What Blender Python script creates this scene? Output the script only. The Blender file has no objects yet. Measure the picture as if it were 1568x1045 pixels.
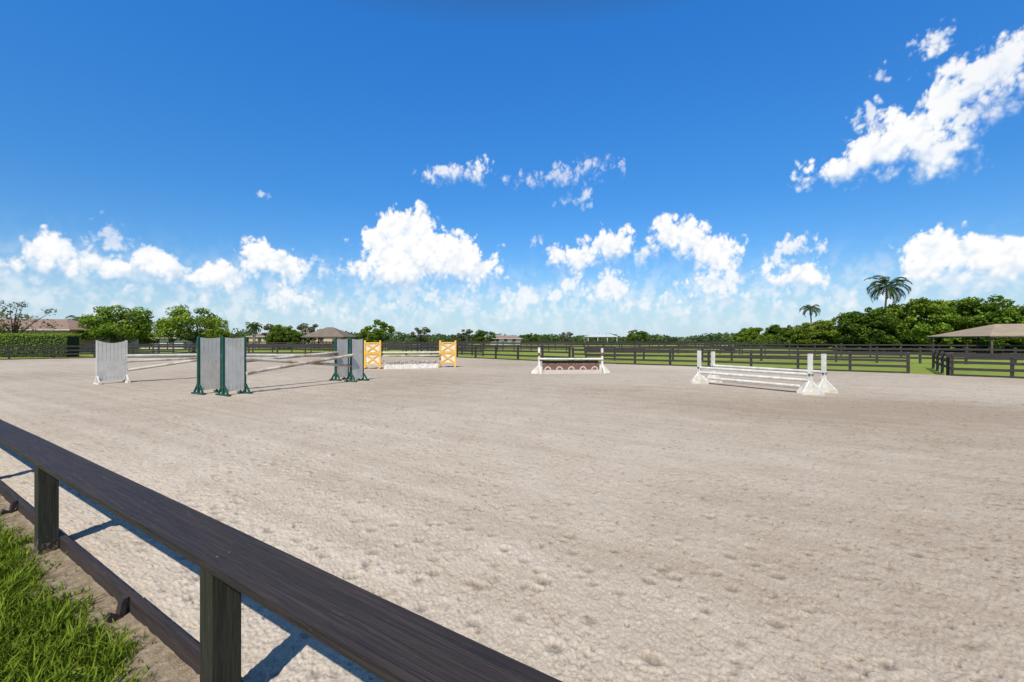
import bpy, math, random
import numpy as np
from mathutils import Vector, Matrix
R=math.radians
rng=np.random.default_rng(7); random.seed(7)
scene=bpy.context.scene
scene.view_settings.view_transform='Standard'
try: scene.view_settings.look='None'
except Exception: pass
scene.view_settings.exposure=0
COL=scene.collection

# ------------------------------------------------------------ materials
def newmat(name):
    m=bpy.data.materials.new(name); m.use_nodes=True
    nt=m.node_tree; b=nt.nodes['Principled BSDF']
    return m,nt,b
def N(nt,t,**k):
    n=nt.nodes.new(t)
    for a,v in k.items():
        if a in('inp',):
            for i,x in v.items(): n.inputs[i].default_value=x
        else: setattr(n,a,v)
    return n
def ramp(nt,fac,stops):
    r=nt.nodes.new('ShaderNodeValToRGB')
    el=r.color_ramp.elements
    while len(el)<len(stops): el.new(0.5)
    for e,(p,c) in zip(el,stops):
        e.position=p; e.color=(c[0],c[1],c[2],1)
    nt.links.new(fac,r.inputs[0]); return r.outputs[0]
def noise(nt,vec,scale,detail=3,rough=.55,dist=0):
    n=N(nt,'ShaderNodeTexNoise',inp={'Scale':scale,'Detail':detail,'Roughness':rough,'Distortion':dist})
    if vec is not None: nt.links.new(vec,n.inputs['Vector'])
    return n.outputs['Fac']
def bump(nt,b,h,strength,dist):
    bp=N(nt,'ShaderNodeBump',inp={'Strength':strength,'Distance':dist})
    nt.links.new(h,bp.inputs['Height']); nt.links.new(bp.outputs[0],b.inputs['Normal']); return bp
def mixc(nt,f,a,b_,mode='MIX'):
    m=N(nt,'ShaderNodeMix',data_type='RGBA',blend_type=mode)
    for s,v in ((m.inputs[0],f),(m.inputs[6],a),(m.inputs[7],b_)):
        if isinstance(v,bpy.types.NodeSocket): nt.links.new(v,s)
        elif isinstance(v,(int,float)): s.default_value=v
        else: s.default_value=(v[0],v[1],v[2],1)
    return m.outputs[2]
def math_(nt,op,a,b=None,c=None,clamp=False):
    m=N(nt,'ShaderNodeMath',operation=op,use_clamp=clamp)
    for i,v in enumerate((a,b,c)):
        if v is None: continue
        if isinstance(v,bpy.types.NodeSocket): nt.links.new(v,m.inputs[i])
        else: m.inputs[i].default_value=v
    return m.outputs[0]
def paint(name,c1,c2,scale=6,rough=.6,bs=0,lo=.35,hi=.7,spec=.4):
    m,nt,b=newmat(name)
    tc=N(nt,'ShaderNodeTexCoord').outputs['Object']
    f=noise(nt,tc,scale,4,.6)
    nt.links.new(ramp(nt,f,[(lo,c2),(hi,c1)]),b.inputs['Base Color'])
    b.inputs['Roughness'].default_value=rough; b.inputs['Specular IOR Level'].default_value=spec
    if bs: bump(nt,b,noise(nt,tc,scale*8,2),bs,.01)
    return m
M={}
M['white']=paint('white_paint',(.78,.74,.66),(.56,.52,.44),5)
M['grey']=paint('grey_slats',(.66,.62,.54),(.54,.50,.43),3,.95,spec=.1)
M['green']=paint('green_paint',(.012,.095,.06),(.008,.055,.038),6,.5)
M['orange']=paint('yellow_orange_paint',(.80,.45,.07),(.68,.36,.05),6)
M['pole']=paint('pole_paint',(.60,.53,.43),(.36,.26,.18),1.6,.7,0,.44,.56)
M['brown']=paint('brown_brush',(.09,.045,.03),(.05,.025,.018),20)
M['brick']=paint('brick_panel',(.22,.10,.07),(.14,.065,.05),14)
M['dirty_white']=paint('dirty_white',(.62,.55,.48),(.42,.36,.30),18)
M['fence']=paint('dark_fence_paint',(.028,.021,.017),(.042,.034,.028),3,.6)
M['fencecap']=paint('weathered_post',(.20,.18,.16),(.07,.06,.05),5,.7)
M['bark']=paint('bark',(.13,.10,.075),(.06,.045,.035),4,.9)
M['palmbark']=paint('palm_bark',(.26,.23,.19),(.14,.12,.10),3,.9)
M['stucco']=paint('stucco',(.60,.43,.29),(.52,.37,.25),1,.9)
M['stucco_w']=paint('stucco_white',(.62,.58,.5),(.52,.48,.42),1,.9)
M['window']=paint('window_glass',(.03,.04,.05),(.05,.06,.07),1,.15,0)
M['metal_roof']=paint('metal_roof',(.6,.62,.62),(.45,.47,.48),.6,.5)
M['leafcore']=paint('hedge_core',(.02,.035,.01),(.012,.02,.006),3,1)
def roofmat(name,a,b_):
    m,nt,b=newmat(name); tc=N(nt,'ShaderNodeTexCoord').outputs['Object']
    f=noise(nt,tc,1.2,6,.7)
    w=N(nt,'ShaderNodeTexWave',wave_type='BANDS',bands_direction='Z',inp={'Scale':3.0,'Distortion':1.5,'Detail':2,'Detail Scale':4})
    nt.links.new(tc,w.inputs['Vector'])
    c=ramp(nt,f,[(.3,b_),(.7,a)])
    c=mixc(nt,math_(nt,'MULTIPLY',w.outputs['Fac'],.35),c,(b_[0]*.5,b_[1]*.5,b_[2]*.5))
    nt.links.new(c,b.inputs['Base Color']); b.inputs['Roughness'].default_value=.85
    return m
M['tile']=roofmat('clay_tile_roof',(.36,.23,.165),(.25,.155,.115))
M['shingle']=roofmat('shingle_roof',(.44,.34,.22),(.28,.215,.145))
M['shingle_d']=roofmat('shingle_roof_dark',(.26,.19,.14),(.15,.115,.085))
def woodmat(name,c1,c2,wear=(.20,.165,.14),wl=.61,wh=.72,rough=.5):
    m,nt,b=newmat(name); tc=N(nt,'ShaderNodeTexCoord').outputs['Object']
    mp=N(nt,'ShaderNodeMapping'); nt.links.new(tc,mp.inputs[0]); mp.inputs['Scale'].default_value=(1.0,48,48)
    g=noise(nt,mp.outputs[0],1.6,7,.72,1.0)
    mp2=N(nt,'ShaderNodeMapping'); nt.links.new(tc,mp2.inputs[0]); mp2.inputs['Scale'].default_value=(8,60,60)
    g2=noise(nt,mp2.outputs[0],1.2,6,.75)
    pz=noise(nt,tc,2.2,4,.6)
    c=ramp(nt,g,[(.38,c2),(.50,tuple((a+b_)/2 for a,b_ in zip(c1,c2))),(.60,c1)])
    w=ramp(nt,math_(nt,'ADD',g2,math_(nt,'MULTIPLY_ADD',pz,.35,-.17)),[(wl,(0,0,0)),(wh,(1,1,1))])
    c=mixc(nt,math_(nt,'MULTIPLY',w,.45),c,wear)
    crk=ramp(nt,g,[(.31,(0,0,0)),(.34,(1,1,1))])
    c=mixc(nt,crk,(.004,.0035,.003),c)
    nt.links.new(c,b.inputs['Base Color'])
    rr=N(nt,'ShaderNodeMapRange',inp={'From Min':.3,'From Max':.7,'To Min':rough-.05,'To Max':rough+.25}); nt.links.new(g,rr.inputs[0]); nt.links.new(rr.outputs[0],b.inputs['Roughness'])
    b.inputs['Specular IOR Level'].default_value=.22
    bump(nt,b,math_(nt,'ADD',g,math_(nt,'MULTIPLY',g2,.5)),.8,.007); return m
M['rail']=woodmat('weathered_black_rail',(.058,.043,.037),(.022,.0175,.0165))
def postmat():
    m,nt,b=newmat('weathered_black_post'); tc=N(nt,'ShaderNodeTexCoord').outputs['Object']
    mp=N(nt,'ShaderNodeMapping'); nt.links.new(tc,mp.inputs[0]); mp.inputs['Scale'].default_value=(50,50,3)
    g=noise(nt,mp.outputs[0],1.6,7,.7,.5)
    s=N(nt,'ShaderNodeSeparateXYZ'); nt.links.new(tc,s.inputs[0])
    hgt=N(nt,'ShaderNodeMapRange',inp={'From Min':.0,'From Max':.24,'To Min':.14,'To Max':-.12}); nt.links.new(s.outputs[2],hgt.inputs[0])
    ch=math_(nt,'ADD',noise(nt,tc,38,5,.7),hgt.outputs[0])
    c=ramp(nt,g,[(.3,(.016,.016,.010)),(.7,(.056,.052,.036))])
    c=mixc(nt,ramp(nt,ch,[(.60,(0,0,0)),(.66,(1,1,1))]),c,(.20,.15,.10))
    nt.links.new(c,b.inputs['Base Color']); b.inputs['Roughness'].default_value=.65; b.inputs['Specular IOR Level'].default_value=.2
    bump(nt,b,g,.7,.006); return m
M['post']=postmat()
def sandmat():
    m,nt,b=newmat('arena_sand'); tc=N(nt,'ShaderNodeTexCoord').outputs['Object']
    at=N(nt,'ShaderNodeAttribute',attribute_name='sandcol')
    fin=noise(nt,tc,75,4,.75)
    cl=noise(nt,tc,17,5,.70)
    c=mixc(nt,1.0,at.outputs['Color'],ramp(nt,fin,[(.28,(.50,.46,.42)),(.42,(.88,.86,.84)),(.58,(1.05,1.05,1.05)),(.76,(1.25,1.26,1.27))]),'MULTIPLY')
    c=mixc(nt,1.0,c,ramp(nt,cl,[(.27,(.42,.37,.33)),(.36,(.84,.81,.78)),(.44,(1.0,1.0,1.0)),(.7,(1.06,1.06,1.07))]),'MULTIPLY')
    nt.links.new(c,b.inputs['Base Color']); b.inputs['Roughness'].default_value=1
    b.inputs['Specular IOR Level'].default_value=.1
    h=math_(nt,'ADD',cl,math_(nt,'MULTIPLY',fin,.45))
    bump(nt,b,h,.75,.010); return m
M['sand']=sandmat()
def grassmat(name,a,b_):
    m,nt,b=newmat(name); tc=N(nt,'ShaderNodeTexCoord').outputs['Object']
    f=noise(nt,tc,.05,4,.6); g=noise(nt,tc,1.5,6,.75)
    c=ramp(nt,f,[(.35,a),(.65,b_)])
    c=mixc(nt,.5,c,ramp(nt,g,[(.3,(a[0]*.6,a[1]*.6,a[2]*.6)),(.7,(b_[0]*1.2,b_[1]*1.15,b_[2]))]))
    nt.links.new(c,b.inputs['Base Color']); b.inputs['Roughness'].default_value=1
    b.inputs['Specular IOR Level'].default_value=.1
    return m
M['field']=grassmat('paddock_grass',(.17,.235,.035),(.28,.33,.065))
def dirtmat():
    m,nt,b=newmat('dirt'); tc=N(nt,'ShaderNodeTexCoord').outputs['Object']
    f=noise(nt,tc,12,6,.7); 
    nt.links.new(ramp(nt,f,[(.3,(.15,.10,.055)),(.5,(.29,.22,.14)),(.7,(.42,.34,.24))]),b.inputs['Base Color'])
    b.inputs['Roughness'].default_value=1; bump(nt,b,noise(nt,tc,45,6,.7),.9,.02); return m
M['dirt']=dirtmat()
def leafmat(name,dark,light,trans=.35):
    m,nt,b=newmat(name)
    at=N(nt,'ShaderNodeAttribute',attribute_name='tint')
    oi=N(nt,'ShaderNodeObjectInfo')
    c=ramp(nt,at.outputs['Fac'],[(0,dark),(1,light)])
    hs=N(nt,'ShaderNodeHueSaturation'); nt.links.new(c,hs.inputs['Color'])
    mr=N(nt,'ShaderNodeMapRange',inp={'To Min':.8,'To Max':1.25}); nt.links.new(oi.outputs['Random'],mr.inputs[0]); nt.links.new(mr.outputs[0],hs.inputs['Value'])
    mh=N(nt,'ShaderNodeMapRange',inp={'To Min':.515,'To Max':.485}); nt.links.new(oi.outputs['Random'],mh.inputs[0]); nt.links.new(mh.outputs[0],hs.inputs['Hue'])
    c=hs.outputs[0]
    d=N(nt,'ShaderNodeBsdfDiffuse'); nt.links.new(c,d.inputs[0])
    t=N(nt,'ShaderNodeBsdfTranslucent'); nt.links.new(c,t.inputs[0])
    mx=N(nt,'ShaderNodeMixShader'); mx.inputs[0].default_value=trans
    nt.links.new(d.outputs[0],mx.inputs[1]); nt.links.new(t.outputs[0],mx.inputs[2])
    nt.links.new(mx.outputs[0],nt.nodes['Material Output'].inputs[0]); return m
M['leaf']=leafmat('foliage',(.035,.065,.012),(.21,.28,.04))
M['leaf_b']=leafmat('foliage_bright',(.055,.10,.012),(.30,.40,.05))
M['leaf_d']=leafmat('foliage_distant',(.060,.088,.035),(.18,.235,.075))  # aerial haze mixed into the far foliage colours, paler than near leaves
M['leaf_dry']=leafmat('foliage_dry',(.07,.06,.03),(.19,.20,.08))
M['palm']=leafmat('palm_fronds',(.025,.045,.010),(.12,.17,.035))
M['blade']=leafmat('grass_blades',(.030,.065,.006),(.25,.34,.035),.4)
M['flower']=leafmat('flowers',(.16,.08,.05),(.75,.70,.62),.2)

# ------------------------------------------------------------ mesh builder
class MB:
    def __init__(s): s.v=[];s.f=[];s.m=[]; s.mats=[]
    def mi(s,k):
        if k not in s.mats: s.mats.append(k)
        return s.mats.index(k)
    def box(s,c,ax,ay,az,mat):
        c=Vector(c);ax=Vector(ax);ay=Vector(ay);az=Vector(az);n=len(s.v)
        for i in(-1,1):
            for j in(-1,1):
                for k in(-1,1): s.v.append(c+ax*i+ay*j+az*k)
        for q in((0,1,3,2),(4,6,7,5),(0,4,5,1),(2,3,7,6),(0,2,6,4),(1,5,7,3)):
            s.f.append(tuple(n+a for a in q)); s.m.append(s.mi(mat))
    def beam(s,p0,p1,w,h,mat,up=(0,0,1)):
        p0=Vector(p0);p1=Vector(p1);d=p1-p0;L=d.length;d.normalize()
        sd=d.cross(Vector(up)); 
        if sd.length<1e-4: sd=Vector((1,0,0))
        sd.normalize(); u=sd.cross(d)
        s.box((p0+p1)/2,d*L/2,sd*w/2,u*h/2,mat)
    def tube(s,p0,p1,r0,r1,mat,n=8,cap=True):
        p0=Vector(p0);p1=Vector(p1);d=(p1-p0).normalized()
        a=d.cross(Vector((0,0,1)) if abs(d.z)<.9 else Vector((1,0,0))).normalized();b=d.cross(a)
        k=len(s.v)
        for p,r in((p0,r0),(p1,r1)):
            for i in range(n):
                t=2*math.pi*i/n; s.v.append(p+(a*math.cos(t)+b*math.sin(t))*r)
        for i in range(n):
            j=(i+1)%n; s.f.append((k+i,k+j,k+n+j,k+n+i)); s.m.append(s.mi(mat))
        if cap:
            s.f.append(tuple(k+i for i in range(n))[::-1]);s.m.append(s.mi(mat))
            s.f.append(tuple(k+n+i for i in range(n)));s.m.append(s.mi(mat))
    def poly(s,pts,mat):
        k=len(s.v); s.v+= [Vector(p) for p in pts]; s.f.append(tuple(range(k,k+len(pts)))); s.m.append(s.mi(mat))
    def obj(s,name,leaf=None):
        me=bpy.data.meshes.new(name)
        V=np.array([tuple(x) for x in s.v],dtype=np.float32).reshape(-1,3)
        loops=[i for f in s.f for i in f]; sizes=[len(f) for f in s.f]; mids=list(s.m); tint=[.5]*len(s.f)
        loops=np.array(loops,dtype=np.int32); sizes=np.array(sizes,dtype=np.int32); mids=np.array(mids,dtype=np.int32); tint=np.array(tint,dtype=np.float32)
        if leaf is not None:
            for LV,T,mk in (leaf if isinstance(leaf,list) else [leaf]):
                n,kk=LV.shape[0],LV.shape[1]
                base=len(V)
                V=np.concatenate([V,LV.reshape(-1,3).astype(np.float32)])
                loops=np.concatenate([loops,np.arange(n*kk,dtype=np.int32)+base])
                sizes=np.concatenate([sizes,np.full(n,kk,np.int32)])
                mids=np.concatenate([mids,np.full(n,s.mi(mk),np.int32)])
                tint=np.concatenate([tint,T.astype(np.float32)])
        me.vertices.add(len(V)); me.vertices.foreach_set('co',V.ravel())
        me.loops.add(len(loops)); me.loops.foreach_set('vertex_index',loops)
        me.polygons.add(len(sizes)); st=np.concatenate([[0],np.cumsum(sizes)[:-1]]).astype(np.int32)
        me.polygons.foreach_set('loop_start',st); me.polygons.foreach_set('loop_total',sizes)
        me.polygons.foreach_set('material_index',mids)
        me.polygons.foreach_set('use_smooth',np.zeros(len(sizes),bool))
        a=me.attributes.new('tint','FLOAT','FACE'); a.data.foreach_set('value',tint)
        me.update(calc_edges=True)
        for k in s.mats: me.materials.append(M[k])
        o=bpy.data.objects.new(name,me); COL.objects.link(o); return o
def leafquads(C,size,upbias=.5,aspect=.55,rg=rng):
    n=len(C); nr=rg.normal(size=(n,3)); nr[:,2]=np.abs(nr[:,2])+upbias; nr/=np.linalg.norm(nr,axis=1)[:,None]
    t=np.cross(nr,rg.normal(size=(n,3))); t/=np.linalg.norm(t,axis=1)[:,None]; b=np.cross(nr,t)
    s=(size*rg.uniform(.6,1.3,n))[:,None]
    t=t*s*.5; b=b*s*.5*aspect
    return np.stack([C-t,C+b,C+t,C-b],axis=1)

# ------------------------------------------------------------ trees
def tree(name,loc,H,Rr,cb,seed,ncl=55,lpc=110,ls=.34,mat='leaf',sparse=1.0,rot=0):
    rg=np.random.default_rng(seed); mb=MB()
    ch=(H-cb)
    cen=[];rad=[]
    lobes=rg.uniform(.7,1.1,6)
    for i in range(ncl):
        a=rg.uniform(0,2*math.pi); q=math.sqrt(rg.uniform(.02,1))
        lob=lobes[int(a/(2*math.pi)*6)%6]
        rr=q*Rr*.84*lob
        top=cb+ch*(1-.55*q**2.2)*rg.uniform(.84,1.0)
        bot=cb+ch*.12*q
        z=top-(top-bot)*(rg.uniform(0,1)**1.5)-.12*Rr*.5
        cen.append((rr*math.cos(a),rr*math.sin(a),z)); rad.append(rg.uniform(.10,.19)*Rr)
    cen=np.array(cen);rad=np.array(rad)
    fork=Vector((rg.uniform(-.2,.2),rg.uniform(-.2,.2),cb*rg.uniform(.55,.8)))
    tr=.055*H*.55
    mb.tube((0,0,-.1),fork*.5,tr*1.25,tr,'bark',8,False); mb.tube(fork*.5,fork,tr,tr*.85,'bark',8,False)
    for k in rg.choice(ncl,min(14,ncl),replace=False):
        c=Vector(cen[k]); mid=fork.lerp(c,.5)+Vector((rg.uniform(-.3,.3),rg.uniform(-.3,.3),.12*H*rg.uniform(0,.6)))
        mb.tube(fork,mid,tr*.5,tr*.28,'bark',5,False); mb.tube(mid,c,tr*.28,tr*.08,'bark',5,False)
    C=[];T=[]
    for c,r in zip(cen,rad):
        n=int(lpc*sparse*(r/(.15*Rr))**2)
        d=rg.normal(size=(n,3)); d/=np.linalg.norm(d,axis=1)[:,None]
        q=rg.uniform(0.25,1,n)**.5
        p=d*q[:,None]*np.array([r,r,r*.62])*1.2
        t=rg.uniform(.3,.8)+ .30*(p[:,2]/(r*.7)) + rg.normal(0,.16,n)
        C.append(p+c);T.append(t)
    C=np.concatenate(C);T=np.clip(np.concatenate(T),0,1)
    o=mb.obj(name,(leafquads(C,ls,.55,.6,rg),T,mat)); o.location=loc; o.rotation_euler=(0,0,rot); return o
def inst(src,name,loc,rot,sc):
    o=bpy.data.objects.new(name,src.data); COL.objects.link(o); o.location=loc; o.rotation_euler=(0,0,rot)
    o.scale=sc if isinstance(sc,tuple) else (sc,)*3; return o
def palm(name,loc,H,fr,seed,nf=22,lean=.3):
    rg=np.random.default_rng(seed); mb=MB(); prev=Vector((0,0,-.1)); n=8
    for i in range(1,n+1):
        t=i/n; p=Vector((lean*t*t,0,H*t)); r=.17*(1-.35*t); mb.tube(prev,p,r*1.08,r,'palmbark',8,False); prev=p
    top=prev; L=[];T=[]
    for i in range(nf):
        a=i*2.399+rg.uniform(-.2,.2); up=-.35+1.6*(i/nf)**.9+rg.uniform(-.12,.12)
        dirh=np.array([math.cos(a),math.sin(a),0]); side=np.array([-math.sin(a),math.cos(a),0])
        ln=fr*rg.uniform(.85,1.12); pts=[]; p=np.array(top); ang=up
        for k in range(13):
            pts.append(p.copy()); st=ln/12; p=p+(dirh*math.cos(ang)+np.array([0,0,1])*math.sin(ang))*st; ang-=.07+.018*k
        tc=rg.uniform(.2,.7)
        for k in range(12):
            mb.tube(pts[k],pts[k+1],.035,.025,'palm',4,False)
            if k<2: continue
            w=fr*.23*math.sin(math.pi*min(1,(k+1.2)/14))**.7
            for sg in(-1,1):
                for m_ in(0,.33,.66):
                    b0=pts[k]*(1-m_)+pts[k+1]*m_; fwd=(pts[k+1]-pts[k]); fwd/=np.linalg.norm(fwd)
                    tip=b0+(side*sg*.75+fwd*.8+np.array([0,0,-.35*rg.uniform(.4,1.4)]))*w
                    wd=fwd*fr*.019
                    mid=(b0+tip)/2+np.array([0,0,.06*w])
                    L.append([b0-wd,mid-wd,tip,mid+wd]); T.append(np.clip(tc+rg.normal(0,.2),0,1))
    o=mb.obj(name,(np.array(L),np.array(T),'palm')); o.location=loc; return o

# ------------------------------------------------------------ camera, sun, world
CAMH=1.7
cam=bpy.data.cameras.new('camera'); co=bpy.data.objects.new('camera',cam); COL.objects.link(co)
cam.lens=16; cam.sensor_width=36; cam.clip_end=9000; cam.clip_start=.05; cam.shift_y=-.0016
co.location=(0,0,CAMH); co.rotation_euler=(R(90),0,0); scene.camera=co
SEL=49.0; SAZ=193.0
sd=Vector((math.sin(R(SAZ))*math.cos(R(SEL)),math.cos(R(SAZ))*math.cos(R(SEL)),math.sin(R(SEL))))
sl=bpy.data.lights.new('sun','SUN'); so=bpy.data.objects.new('sun',sl); COL.objects.link(so)
sl.energy=5.0; sl.angle=R(.53); sl.color=(1,.945,.86); so.rotation_euler=(-sd).to_track_quat('-Z','Y').to_euler(); so.location=(0,0,50)

w=bpy.data.worlds.new('World'); scene.world=w; w.use_nodes=True; nt=w.node_tree
bg=nt.nodes['Background']; bg.inputs['Strength'].default_value=.1
sky=N(nt,'ShaderNodeTexSky',sky_type='NISHITA',sun_disc=False,sun_elevation=R(SEL),sun_rotation=R(SAZ),altitude=0,air_density=1.0,dust_density=.6,ozone_density=2.5)
D=N(nt,'ShaderNodeTexCoord').outputs['Generated']
sx=N(nt,'ShaderNodeSeparateXYZ'); nt.links.new(D,sx.inputs[0])
grade=ramp(nt,sx.outputs[2],[(0.0,(.86,1.0,1.14)),(.10,(.64,1.02,1.34)),(.28,(.40,1.05,1.62)),(.56,(.32,1.28,2.22)),(.66,(.50,.85,1.2)),(.85,(.66,.64,.64))])
skc=mixc(nt,1.0,sky.outputs[0],grade,'MULTIPLY')
hz=N(nt,'ShaderNodeMapRange',interpolation_type='SMOOTHSTEP',inp={'From Min':-.01,'From Max':.18,'To Min':.80,'To Max':0}); nt.links.new(sx.outputs[2],hz.inputs[0])
skc=mixc(nt,hz.outputs[0],skc,(5.9,7.8,9.1))
nt.links.new(skc,bg.inputs['Color'])

CL=[(1285,262,58,24,1),(1345,240,70,36,1.1),(1400,208,62,44,1.1),(1330,178,24,20,.6),(1440,160,52,46,.95),(1490,120,58,38,.9),(1535,105,46,40,.9),(1445,55,44,22,.9),(1425,235,62,30,.9),(1500,180,40,22,.6),(1555,150,32,36,.7),(1362,115,16,9,.5),(1480,258,30,12,.4),
(690,270,40,14,.75),(732,268,20,20,.85),(850,272,58,12,.4),(905,256,36,16,.45),(880,303,36,11,.55),(400,304,10,9,.45),(820,365,8,10,.4),
(630,350,42,28,1.3),(588,366,34,32,1.3),(650,395,95,44,1.6),(605,425,70,22,1.4),(715,415,48,28,1.3),(675,385,48,28,1.3),
(885,397,42,24,1.0),(935,378,28,27,1.1),(1040,362,44,30,1.3),(1088,386,46,32,1.3),(988,392,30,20,.8),(1100,432,46,26,.8),(935,448,34,28,.85),(870,450,28,24,.7),(1222,376,32,18,.8),(1216,426,48,26,1.0),(1190,395,20,7,.35),(790,462,38,24,.6),(1110,464,46,18,.6),
(84,386,48,27,1.2),(60,408,56,18,1.1),(160,408,62,22,1.1),(245,410,42,26,1.2),(320,428,64,28,1.2),(400,398,40,25,1.2),(425,412,36,18,1.1),(465,398,17,13,.85),(452,462,38,22,.8),(152,350,20,18,.4),(190,370,42,8,.35),(190,445,60,16,.5),(500,420,30,12,.45),(70,455,60,14,.5),
(1445,385,78,32,1.4),(1510,400,66,36,1.3),(1562,388,44,28,1.2),(1415,405,54,30,1.2),(1500,435,95,24,.8),(1620,400,60,40,1.2),(600,475,60,15,.55),(695,468,40,18,.5),(1020,475,60,16,.55),(960,475,50,18,.6),(320,480,70,12,.45),(800,488,90,10,.45),(1300,470,90,14,.4),(1180,478,60,14,.45),(480,490,80,10,.45)]
da=.078; azs=np.arange(-60,60,da); els=np.arange(.2,44,da); nA,nE=len(azs),len(els)
AZ,EL=np.meshgrid(azs,els,indexing='ij')
rc=np.random.default_rng(42)
ka=np.fft.fftfreq(nA,da)[:,None]; ke=np.fft.fftfreq(nE,da)[None,:]
def band(l,an=1.0,ax=1.0):
    k=np.hypot(ka*ax,ke*an)+1e-9; s=np.fft.fft2(rc.normal(size=(nA,nE)))
    h=np.real(np.fft.ifft2(s*np.exp(-((np.log(k*l))**2)/(2*.38**2)))); return h/h.std()
def blur(a,sg): return np.real(np.fft.ifft2(np.fft.fft2(a)*np.exp(-2*(math.pi*sg)**2*(ka**2+ke**2))))
wx=.45*band(7)+.30*band(3.2)+.16*band(1.4)+.07*band(.7); wy=.25*band(6)+.22*band(3)+.13*band(1.3)+.07*band(.6)
A2=AZ+wx;E2=EL+wy; F=np.full(AZ.shape,-1.5); OP=np.zeros(AZ.shape)
for (cx,cy,hw,hh,wt) in CL:
    a0=math.atan((cx-784)/697); e0=math.degrees(math.atan((520-cy)/697*math.cos(a0)))
    ra=math.degrees(hw/697*math.cos(a0)**2)*1.14; re=math.degrees(hh/697*math.cos(a0))*1.14; a0=math.degrees(a0)
    de=(E2-e0)/re; de=np.where(de<0,de*1.1,de)
    f_=wt*(1-np.hypot((A2-a0)/ra,de)); sel=f_>F; F=np.where(sel,f_,F); OP=np.where(sel,min(1,.25+.75*wt),OP)
F=blur(F,.12); OP=blur(OP,.6)
bil=0;fb=0
for l,a in((3.6,.50),(2.0,.50),(1.1,.42),(.62,.30),(.36,.18),(.2,.09)):
    n_=band(l,1.15); bil=bil+a*np.abs(n_); fb=fb+a*band(l*1.3,1.4)
bil=(bil-bil.mean())/bil.std(); fb=fb/fb.std()
prox=np.clip(1+F*2.2,0,1)
fld=F+(.13*bil+.12*fb*np.clip(1.25-F,.25,1))*prox
ss_=lambda x:(lambda t:t*t*(3-2*t))(np.clip(x,0,1))
a0_=ss_(fld/.3); bl=blur(a0_,.9); g=np.gradient(bl,da,axis=1)
bottom=np.clip(g*3.2,0,1); wdt=.50+.95*blur(bottom,.6)
alpha=ss_((fld+.05)/wdt)*(.55+.45*ss_((EL-1)/5))*np.clip(OP,0,1)
thick=blur(a0_,.5)
detail=blur(bil,.10)-blur(bil,1.0)
shade=.76+.14*detail-.46*blur(bottom,.8)+.30*(thick-.5)+.08*blur(fb,.15)
hgt=blur(fld,.12); rel=np.gradient(hgt,da,axis=1)*-.11+np.gradient(hgt,da,axis=0)*.055
shade=np.clip(shade+np.clip(rel,-.20,.12),0,1)
# soft low cumulus haze over the horizon
vl=.8*band(5,1,.7)+.6*band(2.6,1,.8)+.40*band(1.3,1,.85)+.22*band(.65); vl/=vl.std()
veil=.60*ss_(vl*.32+.34)*np.exp(-((EL-4.2)/3.4)**2)
shade=(shade*alpha+.74*veil*(1-alpha))/np.maximum(alpha+veil*(1-alpha),1e-4)
alpha=alpha+veil*(1-alpha)
keepv=alpha>.004
f4=keepv[:-1,:-1]|keepv[1:,:-1]|keepv[:-1,1:]|keepv[1:,1:]
idx=np.arange(nA*nE).reshape(nA,nE)
fq=np.stack([idx[:-1,:-1],idx[1:,:-1],idx[1:,1:],idx[:-1,1:]],-1)[f4]
used,inv=np.unique(fq,return_inverse=True); inv=inv.reshape(fq.shape).astype(np.int32)
RD=4500; aR=np.radians(AZ).ravel()[used]; eR=np.radians(EL).ravel()[used]
V=np.stack([np.sin(aR)*np.cos(eR),np.cos(aR)*np.cos(eR),np.sin(eR)],-1)*RD
me=bpy.data.meshes.new('sky_clouds'); me.vertices.add(len(V)); me.vertices.foreach_set('co',V.astype(np.float32).ravel())
me.loops.add(inv.size); me.loops.foreach_set('vertex_index',np.ascontiguousarray(inv).ravel()); me.polygons.add(len(inv))
me.polygons.foreach_set('loop_start',np.arange(len(inv),dtype=np.int32)*4); me.polygons.foreach_set('loop_total',np.full(len(inv),4,np.int32))
for nm,ar in(('cover',alpha),('shade',shade)):
    at_=me.attributes.new(nm,'FLOAT','POINT'); at_.data.foreach_set('value',ar.ravel()[used].astype(np.float32))
me.update(calc_edges=True)
m=bpy.data.materials.new('cloud'); m.use_nodes=True; cn=m.node_tree; cn.nodes.remove(cn.nodes['Principled BSDF'])
ac=N(cn,'ShaderNodeAttribute',attribute_name='cover'); as_=N(cn,'ShaderNodeAttribute',attribute_name='shade')
em=N(cn,'ShaderNodeEmission'); em.inputs[1].default_value=1.0
cn.links.new(ramp(cn,as_.outputs['Fac'],[(.22,(.50,.65,.84)),(.58,(.76,.85,.95)),(.90,(1,1,1))]),em.inputs[0])
tr_=N(cn,'ShaderNodeBsdfTransparent'); mx=N(cn,'ShaderNodeMixShader'); cn.links.new(ac.outputs['Fac'],mx.inputs[0]); cn.links.new(tr_.outputs[0],mx.inputs[1]); cn.links.new(em.outputs[0],mx.inputs[2])
cn.links.new(mx.outputs[0],cn.nodes['Material Output'].inputs[0])
try: m.cycles.emission_sampling='NONE'
except Exception: pass
me.materials.append(m); o=bpy.data.objects.new('sky_clouds',me); COL.objects.link(o)

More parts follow.
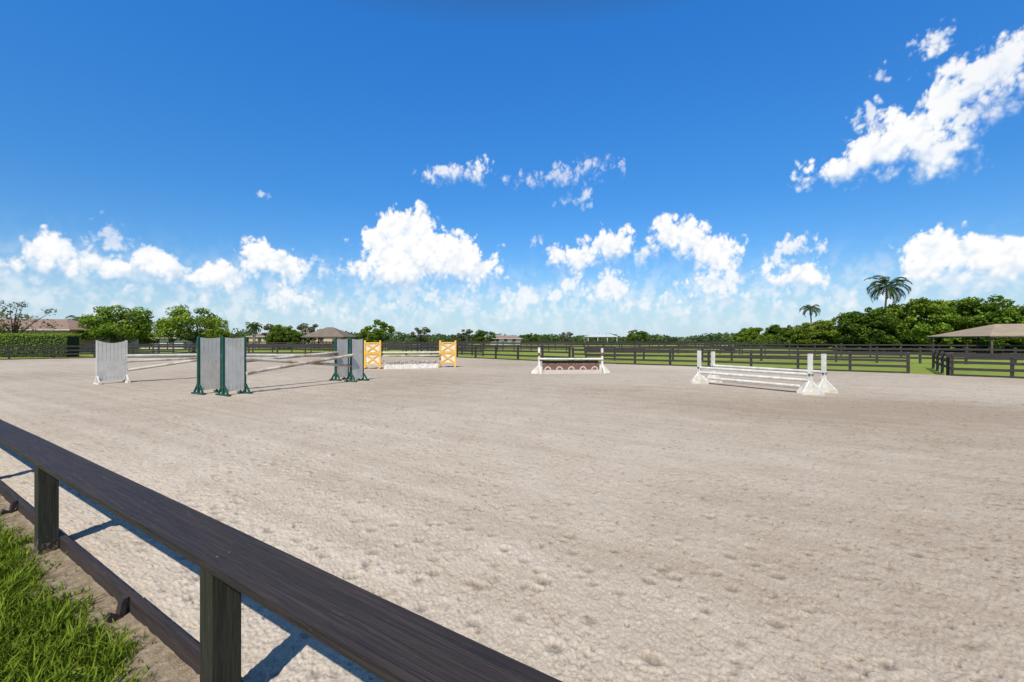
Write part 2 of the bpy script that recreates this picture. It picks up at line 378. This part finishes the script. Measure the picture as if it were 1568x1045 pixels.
# ------------------------------------------------------------ ground
mb=MB(); mb.poly([(4000*math.cos(a),4000*math.sin(a),-.03) for a in np.linspace(0,2*math.pi,65)[:-1]],'field'); mb.obj('grass_ground')
NX,NY=.555,.832
far=[(-56,38.2),(-43.5,35.9),(-37.5,40.9),(-15.3,45.6),(-5.1,42.3),(4.4,32.9),(19.5,22.4),(20.2,21.2),(23.0,18.5),(45,3),(46,-35)]
def tile(n,cell,l0,l1,seed):
    rg=np.random.default_rng(seed); f=np.fft.fftfreq(n,cell); k=np.hypot(f[:,None],f[None,:])
    s=np.fft.fft2(rg.normal(size=(n,n))); filt=np.exp(-((np.log(k+1e-9)-math.log(1/math.sqrt(l0*l1)))**2)/(2*(math.log(l1/l0)/2)**2))
    h=np.real(np.fft.ifft2(s*filt)); return h/h.std()
def samp(t,cell,x,y):
    n,n2=t.shape; u=(x/cell)%n; v=(y/cell)%n2; i=u.astype(int);j=v.astype(int);a=u-i;b=v-j;i%=n;j%=n2;i2=(i+1)%n;j2=(j+1)%n2
    return t[i,j]*(1-a)*(1-b)+t[i2,j]*a*(1-b)+t[i,j2]*(1-a)*b+t[i2,j2]*a*b
hx0,hy0,hc=-13.0,0.0,.015; HM=np.zeros((2000,1700)); rh=np.random.default_rng(77)
def stamp(px,py,ang,sz,dep):
    ci=(px-hx0)/hc; cj=(py-hy0)/hc; r=int(.16/hc)
    i0,j0=int(ci),int(cj)
    if i0<r or j0<r or i0>=HM.shape[0]-r-1 or j0>=HM.shape[1]-r-1: return
    ii,jj=np.mgrid[i0-r:i0+r+1,j0-r:j0+r+1]; dx=(ii-ci)*hc; dy=(jj-cj)*hc
    u=dx*math.cos(ang)+dy*math.sin(ang); v=-dx*math.sin(ang)+dy*math.cos(ang)
    q=np.hypot(u/(sz*1.12),v/sz)
    h=-dep*np.exp(-(q/.75)**4)*(1+.45*np.clip(u/sz,-1,1))+dep*.38*np.exp(-((q-1.35)/.30)**2)
    HM[i0-r:i0+r+1,j0-r:j0+r+1]+=h
for tk in range(50):
    x=rh.uniform(-10,15); y=rh.uniform(1,22); a=rh.uniform(0,2*math.pi) if tk%3 else rh.choice([-.588,2.55])+rh.normal(0,.15); cv=rh.normal(0,.05)
    for stp in range(34):
        x+=math.cos(a)*.42; y+=math.sin(a)*.42; a+=cv+rh.normal(0,.03)
        for k_ in range(2):
            sgn=1 if (stp+k_)%2 else -1
            stamp(x-math.sin(a)*sgn*.11+rh.normal(0,.05),y+math.cos(a)*sgn*.11+rh.normal(0,.05),a+rh.normal(0,.3),rh.uniform(.036,.058),rh.uniform(.006,.019))
for k_ in range(2600): stamp(rh.uniform(-12.5,16.5),rh.uniform(.5,25),rh.uniform(0,6.28),rh.uniform(.03,.055),rh.uniform(.004,.014))
NA,NR=1150,740
th=np.radians(np.concatenate([np.linspace(-55.2,52,1030),np.linspace(52.3,112,120)])); r0=1.07/np.cos(th-math.atan2(NX,NY)); r1=np.zeros(NA)
for i,t in enumerate(th):
    dx,dy=math.sin(t),math.cos(t); best=0
    for (ax,ay),(bx,by) in zip(far[:-1],far[1:]):
        ex,ey=bx-ax,by-ay; den=dx*ey-dy*ex
        if abs(den)<1e-9: continue
        tt=(ax*ey-ay*ex)/den; s_=(ax*dy-ay*dx)/den
        if tt>0 and -1e-6<=s_<=1+1e-6: best=max(best,tt)
    r1[i]=max(best,r0[i]*1.01)
q=np.linspace(0,1,NR)
RR=r0[:,None]*(r1/r0)[:,None]**q[None,:]
X=RR*np.sin(th)[:,None];Y=RR*np.cos(th)[:,None]
tA=tile(1024,.012,.10,.26,1);tB=tile(1024,.008,.03,.065,2);tC=tile(1024,.05,.8,2.5,3);tD=tile(1400,.013,.055,.11,5);tE=tile(512,.5,10,45,8);tG=tile(1024,.03,.3,.9,12);tH=tile(1024,.06,.30,.9,14)
ca,sa=math.cos(.6),math.sin(.6)
hA=samp(tA,.012,X,Y);hB=samp(tB,.008,X*ca-Y*sa,X*sa+Y*ca);hC=samp(tC,.05,X,Y);hD=samp(tD,.013,X*sa+Y*ca,Y*sa-X*ca)
hE=samp(tE,.5,X+40,Y+10);hG=samp(tG,.03,X,Y)
inb=(X>hx0+.1)&(X<hx0+2000*hc-.1)&(Y>hy0+.1)&(Y<hy0+1700*hc-.1)
hH=np.where(inb,samp(HM,hc,np.clip(X-hx0,0,29.9),np.clip(Y-hy0,0,25.4)),0)
sL=X*NY-Y*NX; sP=X*NX+Y*NY; hS=samp(tH,.06,sL*.04,sP)
att=np.clip(7/np.maximum(RR,.1),0.2,1)
pit=np.clip(hD-1.65+.40*hG,0,1.6)
Z=.026+att*(.0020*hA+.0024*hB-.015*pit)+.0025*hC+hH*np.clip(14/RR,.3,1)
V=np.stack([X,Y,Z],-1).reshape(-1,3).astype(np.float32)
perp=sP
mm=.50+.12*hE+.05*hC+.03*hA+.07*hS
damp=np.exp(-((Y+.30*X-13.0)/2.8)**2)*np.clip((X+1)/6,0,1)
mm=np.clip(mm-.42*damp+.34*np.clip((3.6-perp)/2.6,0,1),0,1)
c_lo=np.array([.365,.292,.212]);c_hi=np.array([.555,.482,.388])
colr=c_lo+(c_hi-c_lo)*mm[...,None]
pit_shade=np.clip(.46*np.clip(pit,0,1)+np.clip(-hH/.011,0,1)*.34,0,.6)  # shade inside pits and hoof prints, darkened into the sand colour
colr=colr*(1-pit_shade)[...,None]
idx=np.arange(NA*NR).reshape(NA,NR)
fq=np.stack([idx[:-1,:-1],idx[:-1,1:],idx[1:,1:],idx[1:,:-1]],-1).reshape(-1,4)[:,::-1].astype(np.int32)
me=bpy.data.meshes.new('sand_arena'); me.vertices.add(len(V)); me.vertices.foreach_set('co',V.ravel())
me.loops.add(fq.size); me.loops.foreach_set('vertex_index',np.ascontiguousarray(fq).ravel()); me.polygons.add(len(fq))
me.polygons.foreach_set('loop_start',np.arange(len(fq),dtype=np.int32)*4); me.polygons.foreach_set('loop_total',np.full(len(fq),4,np.int32))
me.polygons.foreach_set('use_smooth',np.ones(len(fq),bool))
ca_=me.attributes.new('sandcol','FLOAT_COLOR','POINT'); ca_.data.foreach_set('color',np.concatenate([colr.reshape(-1,3),np.ones((NA*NR,1))],1).astype(np.float32).ravel())
me.update(calc_edges=True); me.materials.append(M['sand']); o=bpy.data.objects.new('sand_arena',me); COL.objects.link(o)

# ------------------------------------------------------------ near fence
FR=math.atan2(-NX,NY)
def place_local(o): o.rotation_euler=(0,0,FR); return o
posts=[-5.165-2.95*k for k in range(8,0,-1)]+[-5.165,-2.217,.733,3.683,6.633,9.6]
mb=MB()
for s_ in posts: mb.box((s_,.972,.31),(.06,0,0),(0,.06,0),(0,0,.388),'post')
jn=[posts[0],posts[3],posts[5],posts[7],posts[10],posts[13]]
for a,b in zip(jn[:-1],jn[1:]):
    k=max(2,int((b-a)/.5)); off=random.uniform(-.002,.002)
    xs=np.linspace(a+.002,b-.002,k+1); base=len(mb.v); mi=mb.mi('rail')
    for x in xs:
        wob=.0025*math.sin(x*1.7); zz=.72+.002*math.sin(x*1.1+1)
        for (y,z) in((-.122,-.019),(.122,-.019),(.122,.019),(-.122,.019)): mb.v.append(Vector((x,1.024+off+y+wob,zz+z)))
    for i in range(k):
        for j in range(4):
            j2=(j+1)%4; mb.f.append((base+i*4+j,base+(i+1)*4+j,base+(i+1)*4+j2,base+i*4+j2)); mb.m.append(mi)
    mb.f.append((base,base+1,base+2,base+3)); mb.m.append(mi); e_=base+k*4; mb.f.append((e_+3,e_+2,e_+1,e_)); mb.m.append(mi)
for s_ in posts:
    for y in(.95,1.0): mb.tube((s_+.02,y,.7385),(s_+.02,y,.7425),.006,.005,'fencecap',8)
o=place_local(mb.obj('arena_rail_fence')); bv=o.modifiers.new('b','BEVEL'); bv.width=.005; bv.segments=2; bv.limit_method='ANGLE'
mb=MB()
s_=-30
while s_<11:
    L=2.4; mb.box((s_+L/2,1.056,.022+random.uniform(-.004,.004)),(L/2-.003,0,0),(0,.02,0),(0,random.uniform(-.002,.002),.078),'rail'); s_+=L
for s_ in (-3.57,-6.6,-8.9,-1.0,1.5): 
    mb.box((s_,1.0,.03),(.03,0,0),(0,.018,.004),(0,.014,.075),'rail'); mb.box((s_+.02,.965,.0),(.022,0,0),(0,.04,-.03),(0,.012,.016),'rail')
o=place_local(mb.obj('arena_kerb_board')); bv=o.modifiers.new('b','BEVEL'); bv.width=.004; bv.segments=2
mb=MB(); ss=np.linspace(-24,10,680); ed=.865+.04*np.sin(ss*3.1)+.035*np.sin(ss*7.7+1)+rng.normal(0,.014,len(ss))
rows=7; rn=rng.normal(0,.006,(len(ss),rows))
for i,s_ in enumerate(ss):
    for k in range(rows):
        t=k/(rows-1); mb.v.append(Vector((s_,(ed[i]-.06)*(1-t)+1.035*t,-.022+.02*t*(1)+abs(rn[i,k])*(0 if k==0 else 1))))
for i in range(len(ss)-1):
    for k in range(rows-1):
        a=i*rows+k; mb.f.append((a,a+rows,a+rows+1,a+1)); mb.m.append(mb.mi('dirt'))
o=place_local(mb.obj('dirt_strip')); o.data.polygons.foreach_set('use_smooth',np.ones(len(o.data.polygons),bool))
n=100000; gs=rng.uniform(-8.5,-.3,n); gp=rng.uniform(-.7,1.0,n)
edg=np.interp(gs,ss,ed)
clump=samp(tile(256,.02,.10,.4,9),.02,gs,gp)
keep=(gp<edg+rng.exponential(.04,n))&(rng.uniform(0,1,n)<.72+.25*clump); gs=gs[keep];gp=gp[keep];clump=clump[keep]; n=len(gs)
hgt=rng.uniform(.035,.10,n)*(1+.30*clump)*(1-.35*np.clip((gp-edg[keep]+.08)/.1,0,1)); hgt=np.clip(hgt,.015,.15); a=rng.uniform(0,2*math.pi,n); ln=rng.uniform(.2,1.3,n)*hgt
wd=rng.uniform(.0025,.0055,n); dx=np.cos(a);dy=np.sin(a)
c0=np.stack([gs,gp,np.full(n,-.03)],-1); sdv=np.stack([-dy,dx,0*dx],-1)*wd[:,None]
m1=c0+np.stack([dx*ln*.3,dy*ln*.3,hgt*.6],-1); tp=c0+np.stack([dx*ln,dy*ln,hgt],-1)
T=np.clip(.45+.20*clump+rng.normal(0,.26,n),0,1)
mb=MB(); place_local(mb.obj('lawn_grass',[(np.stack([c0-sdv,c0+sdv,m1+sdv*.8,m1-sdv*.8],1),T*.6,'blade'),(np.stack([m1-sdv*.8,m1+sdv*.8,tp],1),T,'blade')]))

# ------------------------------------------------------------ board fences
def fence(name,pts,H,rails,sp=2.4,bh=.13,pw=.12,kerb=False):
    mb=MB()
    for (x0,y0),(x1,y1) in zip(pts[:-1],pts[1:]):
        A=Vector((x0,y0,0));B=Vector((x1,y1,0)); L=(B-A).length; k=max(1,round(L/sp)); d=(B-A).normalized(); nrm=Vector((d.y,-d.x,0))
        if nrm.y>0: nrm=-nrm
        for i in range(k+1):
            p=A.lerp(B,i/k); hh=H+.06+random.uniform(-.02,.02)
            mb.box(p+Vector((0,0,hh/2-.05)),d*pw/2,nrm*pw/2,Vector((0,0,hh/2+.05)),'fence')
            mb.box(p+Vector((0,0,hh+.008)),d*pw*.52,nrm*pw*.52,Vector((0,0,.010)),'fencecap')
        for i in range(k):
            p=A.lerp(B,i/k);q_=A.lerp(B,(i+1)/k)
            for r_ in range(rails):
                z=H-bh/2-(H-.12)*r_/rails+random.uniform(-.012,.012)
                off=nrm*(pw/2+.014+.004*(i%2)); z2=z+random.uniform(-.012,.012)
                mb.beam(p+off+Vector((0,0,z)),q_+off+Vector((0,0,z2)),.022,bh,'fence')
            if kerb: 
                off=nrm*(pw/2+.018); mb.beam(p+off+Vector((0,0,.03)),q_+off+Vector((0,0,.03)),.03,.16,'fence')
    return mb.obj(name)
fence('arena_board_fence',[(-56,38.2),(-43.5,35.9),(-37.5,40.9),(-15.3,45.6),(-5.1,42.3),(4.2,33.2)],1.15,3,kerb=True)
fence('arena_board_fence',[(4.4,32.9),(19.5,22.4)],1.0,3,sp=2.3,bh=.12,kerb=True)
fence('arena_board_fence',[(20.3,21.0),(23.0,18.4),(45,3)],1.0,3,sp=2.3,bh=.12,kerb=True)
fence('paddock_fence',[(-18,66),(14,58),(34,47),(60,34)],1.2,3)
fence('paddock_fence',[(6,37),(20,36.5),(36,29.5),(52,20)],1.05,3)
fence('paddock_fence',[(-80,75),(-40,72),(-10,70),(30,82),(80,78)],1.25,3,sp=3)
fence('paddock_fence',[(-70,54),(-30,57),(-12,60),(-3,47)],1.15,3)
fence('paddock_fence',[(-90,105),(0,100),(90,112)],1.3,3,sp=3.2)
fence('paddock_fence',[(-14,60),(-10,98)],1.2,3); fence('paddock_fence',[(26,52),(38,105)],1.2,3)
fence('paddock_fence',[(20.4,21.3),(25,27)],1.0,3)

# ------------------------------------------------------------ jumps
def upv(z): return Vector((0,0,z))
def wing(mb,p,d,wd,H,ns,slat,frame,foot,dip=.12,slat_lo=.12,foot_len=.62):
    d=Vector((d[0],d[1],0)).normalized(); nr=Vector((-d.y,d.x,0))
    if nr.y>0: nr=-nr
    p=Vector((p[0],p[1],.02)); e=p+d*wd
    for q_ in(p,e):
        mb.box(q_+upv(H/2),d*.030,nr*.035,upv(H/2),frame)
        mb.box(q_+upv(.03),d*.045,nr*foot_len/2,upv(.03),foot)
        for sg in(-1,1): mb.beam(q_+nr*sg*foot_len*.36+upv(.07),q_+nr*sg*.05+upv(.30),.04,.05,foot)
    for z in(.22,H*.55,H-.28): mb.box(p+d*wd/2+upv(z),d*(wd/2-.031),nr*.012,upv(.045),slat)
    sw=(wd-.064)/ns
    for i in range(ns):
        c=p+d*(.032+sw*(i+.5))+nr*.026; k=len(mb.v); mi=mb.mi(slat)
        hw=sw/2-.005
        for th_ in(-.006,.006):
            for (x,z) in((-hw,slat_lo),(hw,slat_lo),(hw,H-.02-dip*math.sin(math.pi*(i+1)/ns)),(-hw,H-.02-dip*math.sin(math.pi*i/ns))): mb.v.append(c+d*x+nr*th_+upv(z))
        for f_ in((0,3,2,1),(4,5,6,7),(0,1,5,4),(1,2,6,5),(2,3,7,6),(3,0,4,7)): mb.f.append(tuple(k+x for x in f_)); mb.m.append(mi)
def pole(mb,a,b,mat='pole',r=.055):
    mb.tube(Vector(a),Vector(b),r,r,mat,14)
mb=MB(); A=Vector((-15.0,17.7,0)); B=Vector((-13.0,20.6,0)); d=(B-A).normalized()
wing(mb,A,-d,.86,1.64,7,'grey','grey','white',.08); wing(mb,B,d,.8,1.6,7,'grey','grey','white',.08)
pole(mb,A+upv(1.06),B+upv(1.02),'white'); pole(mb,A+upv(.84),B+upv(.92),'pole'); pole(mb,A+upv(.50)+d*.05,B+upv(.96)+Vector((.12,0,0)),'pole')
mb.obj('show_jump_with_grey_wings')
mb=MB()
BL=Vector((-8.28,14.1,0));BR=Vector((-6.36,17.95,0));AL=Vector((-9.25,14.45,0));AR=Vector((-7.17,18.5,0))
for a,b in((BL,BR),(AL,AR)):
    d=(b-a).normalized()
    wing(mb,a,-d,.66,1.76,5,'grey','green','green',.03); wing(mb,b,d,.64,1.72,5,'grey','green','green',.03)
d=(BR-BL).normalized()
pole(mb,BL+upv(1.10),BR+upv(.66)); pole(mb,BL+upv(.66)+Vector((.08,-.04,0)),BR+upv(1.08)+Vector((.08,-.04,0)))
pole(mb,AL+upv(1.20),AR+upv(1.02),'white'); pole(mb,AL+upv(.95)+Vector((.08,0,0)),AR+upv(1.16)+Vector((.08,0,0)))
for q_ in(BL,BR,AL,AR):
    for z in(.7,1.1): mb.box(q_+upv(z),(.05,0,0),(0,.05,0),(0,0,.03),'green')
mb.obj('show_jump_with_green_wings')
mb=MB()
def xwing(cx,cy,wd,H):
    x0,x1=cx-wd/2,cx+wd/2
    for x in(x0,x1):
        mb.box((x,cy,H/2+.02),(.05,0,0),(0,.04,0),(0,0,H/2),'orange'); mb.box((x,cy,.06),(.05,0,0),(0,.33,0),(0,0,.035),'orange')
    for zz in((.30,.88),(.96,H-.12)):
        z0,z1=zz
        mb.box((cx,cy+.02,(z0+z1)/2),(wd/2-.05,0,0),(0,.008,0),(0,0,(z1-z0)/2),'white')
        for z in zz: mb.box((cx,cy-.012,z),(wd/2-.052,0,0),(0,.02,0),(0,0,.035),'orange')
        mb.beam((x0+.08,cy-.01,z0+.03),(x1-.08,cy-.01,z1-.03),.03,.085,'orange',(0,0,1)); mb.beam((x0+.08,cy-.017,z1-.03),(x1-.08,cy-.017,z0+.03),.03,.085,'orange',(0,0,1))
xwing(-7.9,25.8,.86,1.62); xwing(-3.85,27.3,.92,1.62)
a=Vector((-7.45,25.95,0));b=Vector((-4.32,27.1,0))
pole(mb,a+upv(.95),b+upv(.93),'white',.05); pole(mb,a+upv(.74),b+upv(.74),'pole',.05); 
d=(b-a).normalized();nr=Vector((-d.y,d.x,0))
mb.box((a+b)/2-nr*.15+upv(.15),d*1.55,nr*.16,upv(.13),'white')
C=[];T=[]
for i in range(11):
    c=a.lerp(b,(i+.5)/11)-nr*.15+upv(.34); k=70; C.append(rng.normal(size=(k,3))*np.array([.11,.09,.07])+np.array(c)); T.append(rng.uniform(0,.8,k))
mb.obj('show_jump_with_yellow_panels',[(leafquads(np.concatenate(C),.075,.4,.7),np.concatenate(T),'flower')])
def post_std(mb,p,H,ax,mat='white',w_=.05):
    p=Vector((p[0],p[1],.02)); ax=Vector((ax[0],ax[1],0)).normalized(); nr=Vector((-ax.y,ax.x,0))
    mb.box(p+upv(H/2),ax*w_,nr*w_,upv(H/2),mat)
    for v_ in(ax,nr):
        sd_=nr if v_ is ax else ax
        for sg in(-1,1):
            mb.box(p+v_*sg*.22+sd_*.001+upv(.045),v_*.165,sd_*.04,upv(.045),mat)
            k=len(mb.v); th_=sd_*.03
            for t_ in(-1,1):
                for q_ in((.052,.092),(.38,.092),(.34,.13),(.052,.42)): mb.v.append(p+v_*sg*q_[0]+upv(q_[1])+th_*t_)
            mi=mb.mi(mat)
            for f_ in((0,1,2,3),(7,6,5,4),(0,4,5,1),(1,5,6,2),(2,6,7,3),(3,7,4,0)): mb.f.append(tuple(k+x for x in f_)); mb.m.append(mi)
mb=MB(); A=Vector((1.33,22.4,0));B=Vector((4.5,22.75,0)); d=(B-A).normalized(); nr=Vector((d.y,-d.x,0))
post_std(mb,A,1.28,d); post_std(mb,B,1.24,d)
for q_ in(A,B): mb.box(q_+upv(.95),d*.052,nr*.052,upv(.09),'brick')
mid=(A+B)/2; hl=(B-A).length/2-.17
mb.box(mid+nr*.12+upv(.11),d*(hl+.02),nr*.18,upv(.09),'dirty_white')
mb.box(mid+nr*.05+upv(.34),d*hl,nr*.05,upv(.13),'brick')
for i in range(5):
    c=A.lerp(B,.13+.185*i)+nr*.112; k=12
    mb.poly([c+d*.17*math.cos(t)+upv(.205+.17*math.sin(t)) for t in np.linspace(0,math.pi,k)],'dirty_white')
    c=c+nr*.004; mb.poly([c+d*.11*math.cos(t)+upv(.207+.11*math.sin(t)) for t in np.linspace(0,math.pi,k)],'brick')
pole(mb,A+upv(.74)+nr*.07,B+upv(.72)+nr*.07,'white',.048)
mb.box(mid-nr*.06+upv(.58),d*hl,nr*.02,upv(.07),'brown')
k=1500; tt=rng.uniform(-hl,hl,k); C=np.array(mid)[None,:]+np.array(d)[None,:]*tt[:,None]+rng.normal(size=(k,3))*np.array([.02,.04,.04])+np.array([0,0,.52])
mb.obj('show_jump_with_brick_wall',[(leafquads(C,.06,.1,.3),rng.uniform(0,.3,k),'leaf_dry')])
mb=MB(); L1=Vector((7.16,17.4,0));L2=Vector((7.93,17.95,0));R1=Vector((9.11,13.9,0));R2=Vector((9.90,14.45,0))
d=(R1-L1).normalized()
for p,h in((L1,1.25),(L2,1.2),(R1,1.24),(R2,1.22)): post_std(mb,p,h,d,'white',.052)
pole(mb,L1+upv(.62),R1+upv(.62),'white',.05);pole(mb,L2+upv(.66),R2+upv(.66),'white',.05)
pole(mb,L1+upv(.44),R1+upv(.44)+d*-.05,'white',.05); pole(mb,L1+upv(.25)+d*.4,R1+upv(.24)-d*.3,'white',.05)
for p in(L1,L2,R1,R2): mb.box(p+upv(.62),(.062,0,0),(0,.062,0),(0,0,.028),'fencecap')
mb.obj('white_oxer_jump')

# ------------------------------------------------------------ buildings
def hip(name,cx,cy,wd,dp,eave,ridge,roof,wall=None,rot=0,posts=0,pm='white',rl=.5,wins=0):
    mb=MB(); a,b=wd/2,dp/2; r=a*rl; t=.12
    E=[(-a,-b,eave),(a,-b,eave),(a,b,eave),(-a,b,eave)]; G=[(-r,0,ridge),(r,0,ridge)]
    mb.poly([E[0],E[1],G[1],G[0]],roof);mb.poly([E[2],E[3],G[0],G[1]],roof);mb.poly([E[1],E[2],G[1]],roof);mb.poly([E[3],E[0],G[0]],roof)
    for p,q_ in((0,1),(1,2),(2,3),(3,0)):
        P0,P1=E[p],E[q_]; mb.poly([P0,(P0[0],P0[1],eave-t),(P1[0],P1[1],eave-t),P1],pm)
    mb.poly([(x,y,eave-t) for x,y,z in E][::-1],pm)
    if wall:
        mb.box((0,0,(eave-t)/2-.02),(a-.6,0,0),(0,b-.6,0),(0,0,(eave-t)/2-.002),wall)
        for i in range(wins):
            x=-a+1.5+(wd-3)*(i+.5)/wins
            mb.box((x,-b+.59,1.5),(.5,0,0),(0,.02,0),(0,0,.6),'window'); mb.box((x,-b+.585,.86),(.6,0,0),(0,.05,0),(0,0,.04),'stucco_w')
    if posts:
        for i in range(posts):
            for y in(-b+.3,b-.3): mb.box((-a+.3+(wd-.6)*i/(posts-1),y,(eave-t)/2),(.08,0,0),(0,.08,0),(0,0,(eave-t)/2-.001),pm)
    o=mb.obj(name); o.location=(cx,cy,0); o.rotation_euler=(0,0,rot); return o
hip('tile_roof_house',-71,62,30,14,2.95,4.5,'tile','stucco',rot=.12,pm='stucco_w',rl=.62,wins=6)
hip('shade_pavilion',50.2,43.5,13,9,2.0,3.2,'shingle',rot=-.25,posts=4,pm='bark',rl=.5)
hip('brown_gazebo',-28.4,71,6.4,6,2.1,3.6,'shingle_d',posts=3,pm='bark',rl=.15)
hip('white_barn',29.5,152,10,8,2.6,3.5,'metal_roof',posts=4,pm='stucco_w',rl=.7)
hip('stable_shed',68,110,8,6,2.0,2.75,'shingle',posts=3,pm='bark',rl=.5)
hip('tile_roof_house',-2,150,11,8,2.0,3.0,'tile','stucco_w',pm='stucco_w',rl=.5,wins=3)
hip('grey_roof_house',-66,88,11,8,2.0,3.0,'shingle_d','stucco_w',pm='stucco_w',rl=.5,wins=3)
hip('tile_roof_house',-66,140,26,10,2.6,4.2,'shingle_d','stucco',pm='stucco_w',rl=.6,wins=5)

# ------------------------------------------------------------ vegetation
tree('broadleaf_tree',(-52.2,60,0),6.9,5.8,1.9,11,64,150,.34,'leaf_b')
tree('broadleaf_tree',(-42.0,60,0),6.6,5.4,1.8,12,56,130,.33,'leaf_b')
tree('broadleaf_tree',(-54.5,50,0),6.6,4.2,2.4,13,36,60,.26,'leaf_dry',sparse=.8)
tree('broadleaf_tree',(-23.2,80,0),5.7,3.0,1.6,14,40,110,.34,'leaf_b')
t4=tree('broadleaf_tree',(-40,80,0),4.8,3.6,1.2,15,44,90,.34,'leaf')
t5=tree('broadleaf_tree',(-45,86,0),5.6,2.8,1.6,16,30,70,.30,'leaf_dry')
t1=tree('broadleaf_tree',(61.6,60,0),8.0,5.4,.9,21,100,150,.40,'leaf_b')
t2=tree('broadleaf_tree',(56.6,62,0),7.8,5.0,.8,22,95,150,.40,'leaf_b')
t3=tree('broadleaf_tree',(51.6,66,0),7.0,4.6,.8,23,90,140,.40,'leaf')
k=0
for (src,x,y,s_) in [(t1,66,58,.90),(t2,71,57,1.0),(t3,76,60,1.1),(t2,53.5,72,.84),(t1,53.6,79,.72),(t3,50,76,.76),(t3,53,86,.74),(t2,55,95,.68),(t1,52,98,.62),(t3,56.5,110,.68),(t2,61,118,.66),(t1,64,70,1.08),(t2,58,70,1.0),(t3,70,68,1.15),
    (t2,-47,72,.55),(t3,-36,74,.55),(t1,-60,72,.62),(t4,-30,95,.9),(t2,-44,86,.62),(t5,-20,100,1.0),(t3,-50,78,.5),(t5,-40,90,1.1),(t1,-73,84,.75),(t5,-12,120,1.0),(t4,-8,130,1.1),(t4,6,140,.9),(t5,16,135,.9),(t4,36,130,1.1)]:
    k+=1; inst(src,'broadleaf_tree',(x,y,-.2),k*1.7,(s_*1.05,s_*1.05,s_))
palm('palm_tree',(57.2,70,0),9.8,3.3,31,26,.5)
palm('palm_tree',(59.3,90,0),7.7,2.2,32,22,-.3)
palm('palm_tree',(-63,66,0),4.3,1.9,33,20,.1); palm('palm_tree',(-47.5,84,0),4.0,1.6,34,20,.1); palm('palm_tree',(-50,88,0),4.3,1.6,35,20,-.2)
def hedge(name,x0,y0,x1,y1,wd,H,mat,n=16000,ls=.13):
    d=np.array([x1-x0,y1-y0,0.]);L=np.linalg.norm(d);d/=L;nr=np.array([-d[1],d[0],0])
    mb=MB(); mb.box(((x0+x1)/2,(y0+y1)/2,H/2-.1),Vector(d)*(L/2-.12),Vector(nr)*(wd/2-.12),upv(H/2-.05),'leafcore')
    s_=rng.uniform(0,L,n);w_=rng.uniform(-wd/2,wd/2,n);z=rng.uniform(0,H,n); f=rng.uniform(0,1,n)
    z=np.where(f<.4,H,z); w_=np.where(f>=.4,np.sign(w_)*wd/2,w_); w_=w_+rng.normal(0,.06,n); z=z+rng.normal(0,.05,n)+.05*np.sin(s_*1.3)
    C=np.array([x0,y0,0])+d*s_[:,None]+nr*w_[:,None]+np.array([0,0,1])*z[:,None]
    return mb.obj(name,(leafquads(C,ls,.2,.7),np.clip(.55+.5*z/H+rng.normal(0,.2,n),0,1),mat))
hedge('clipped_hedge',-64,43.5,-42.8,44.5,1.6,2.15,'leaf_b')
C=[];T=[]
mb=MB()
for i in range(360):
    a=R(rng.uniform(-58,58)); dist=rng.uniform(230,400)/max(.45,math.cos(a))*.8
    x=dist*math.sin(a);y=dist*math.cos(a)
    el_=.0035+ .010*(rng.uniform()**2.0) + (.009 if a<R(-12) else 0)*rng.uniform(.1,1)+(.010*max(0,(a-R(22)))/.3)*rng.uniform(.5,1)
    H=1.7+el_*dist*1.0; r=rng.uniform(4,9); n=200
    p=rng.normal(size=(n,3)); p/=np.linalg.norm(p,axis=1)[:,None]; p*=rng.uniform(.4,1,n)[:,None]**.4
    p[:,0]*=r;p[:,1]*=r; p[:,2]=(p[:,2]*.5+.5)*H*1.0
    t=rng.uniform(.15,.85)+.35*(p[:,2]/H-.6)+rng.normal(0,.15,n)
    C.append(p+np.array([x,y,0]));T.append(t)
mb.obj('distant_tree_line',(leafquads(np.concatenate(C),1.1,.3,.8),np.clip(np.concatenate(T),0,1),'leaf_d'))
C=[];T=[]
for i in range(70):
    t_=i/69; x=50+30*t_+rng.uniform(-2,2) if t_>.3 else 50+8*rng.uniform(); y=104-44*min(1,t_*1.6)+rng.uniform(-3,3)
    H=rng.uniform(1.4,2.6); r=rng.uniform(1.5,2.6); n=260
    p=rng.normal(size=(n,3)); p/=np.linalg.norm(p,axis=1)[:,None]; p*=np.array([r,r,H*.5]); p[:,2]+=H*.45
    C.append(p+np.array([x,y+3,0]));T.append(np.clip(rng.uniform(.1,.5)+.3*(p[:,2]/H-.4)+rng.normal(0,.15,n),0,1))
MB().obj('undergrowth',(leafquads(np.concatenate(C),.42,.3,.7),np.concatenate(T),'leaf'))
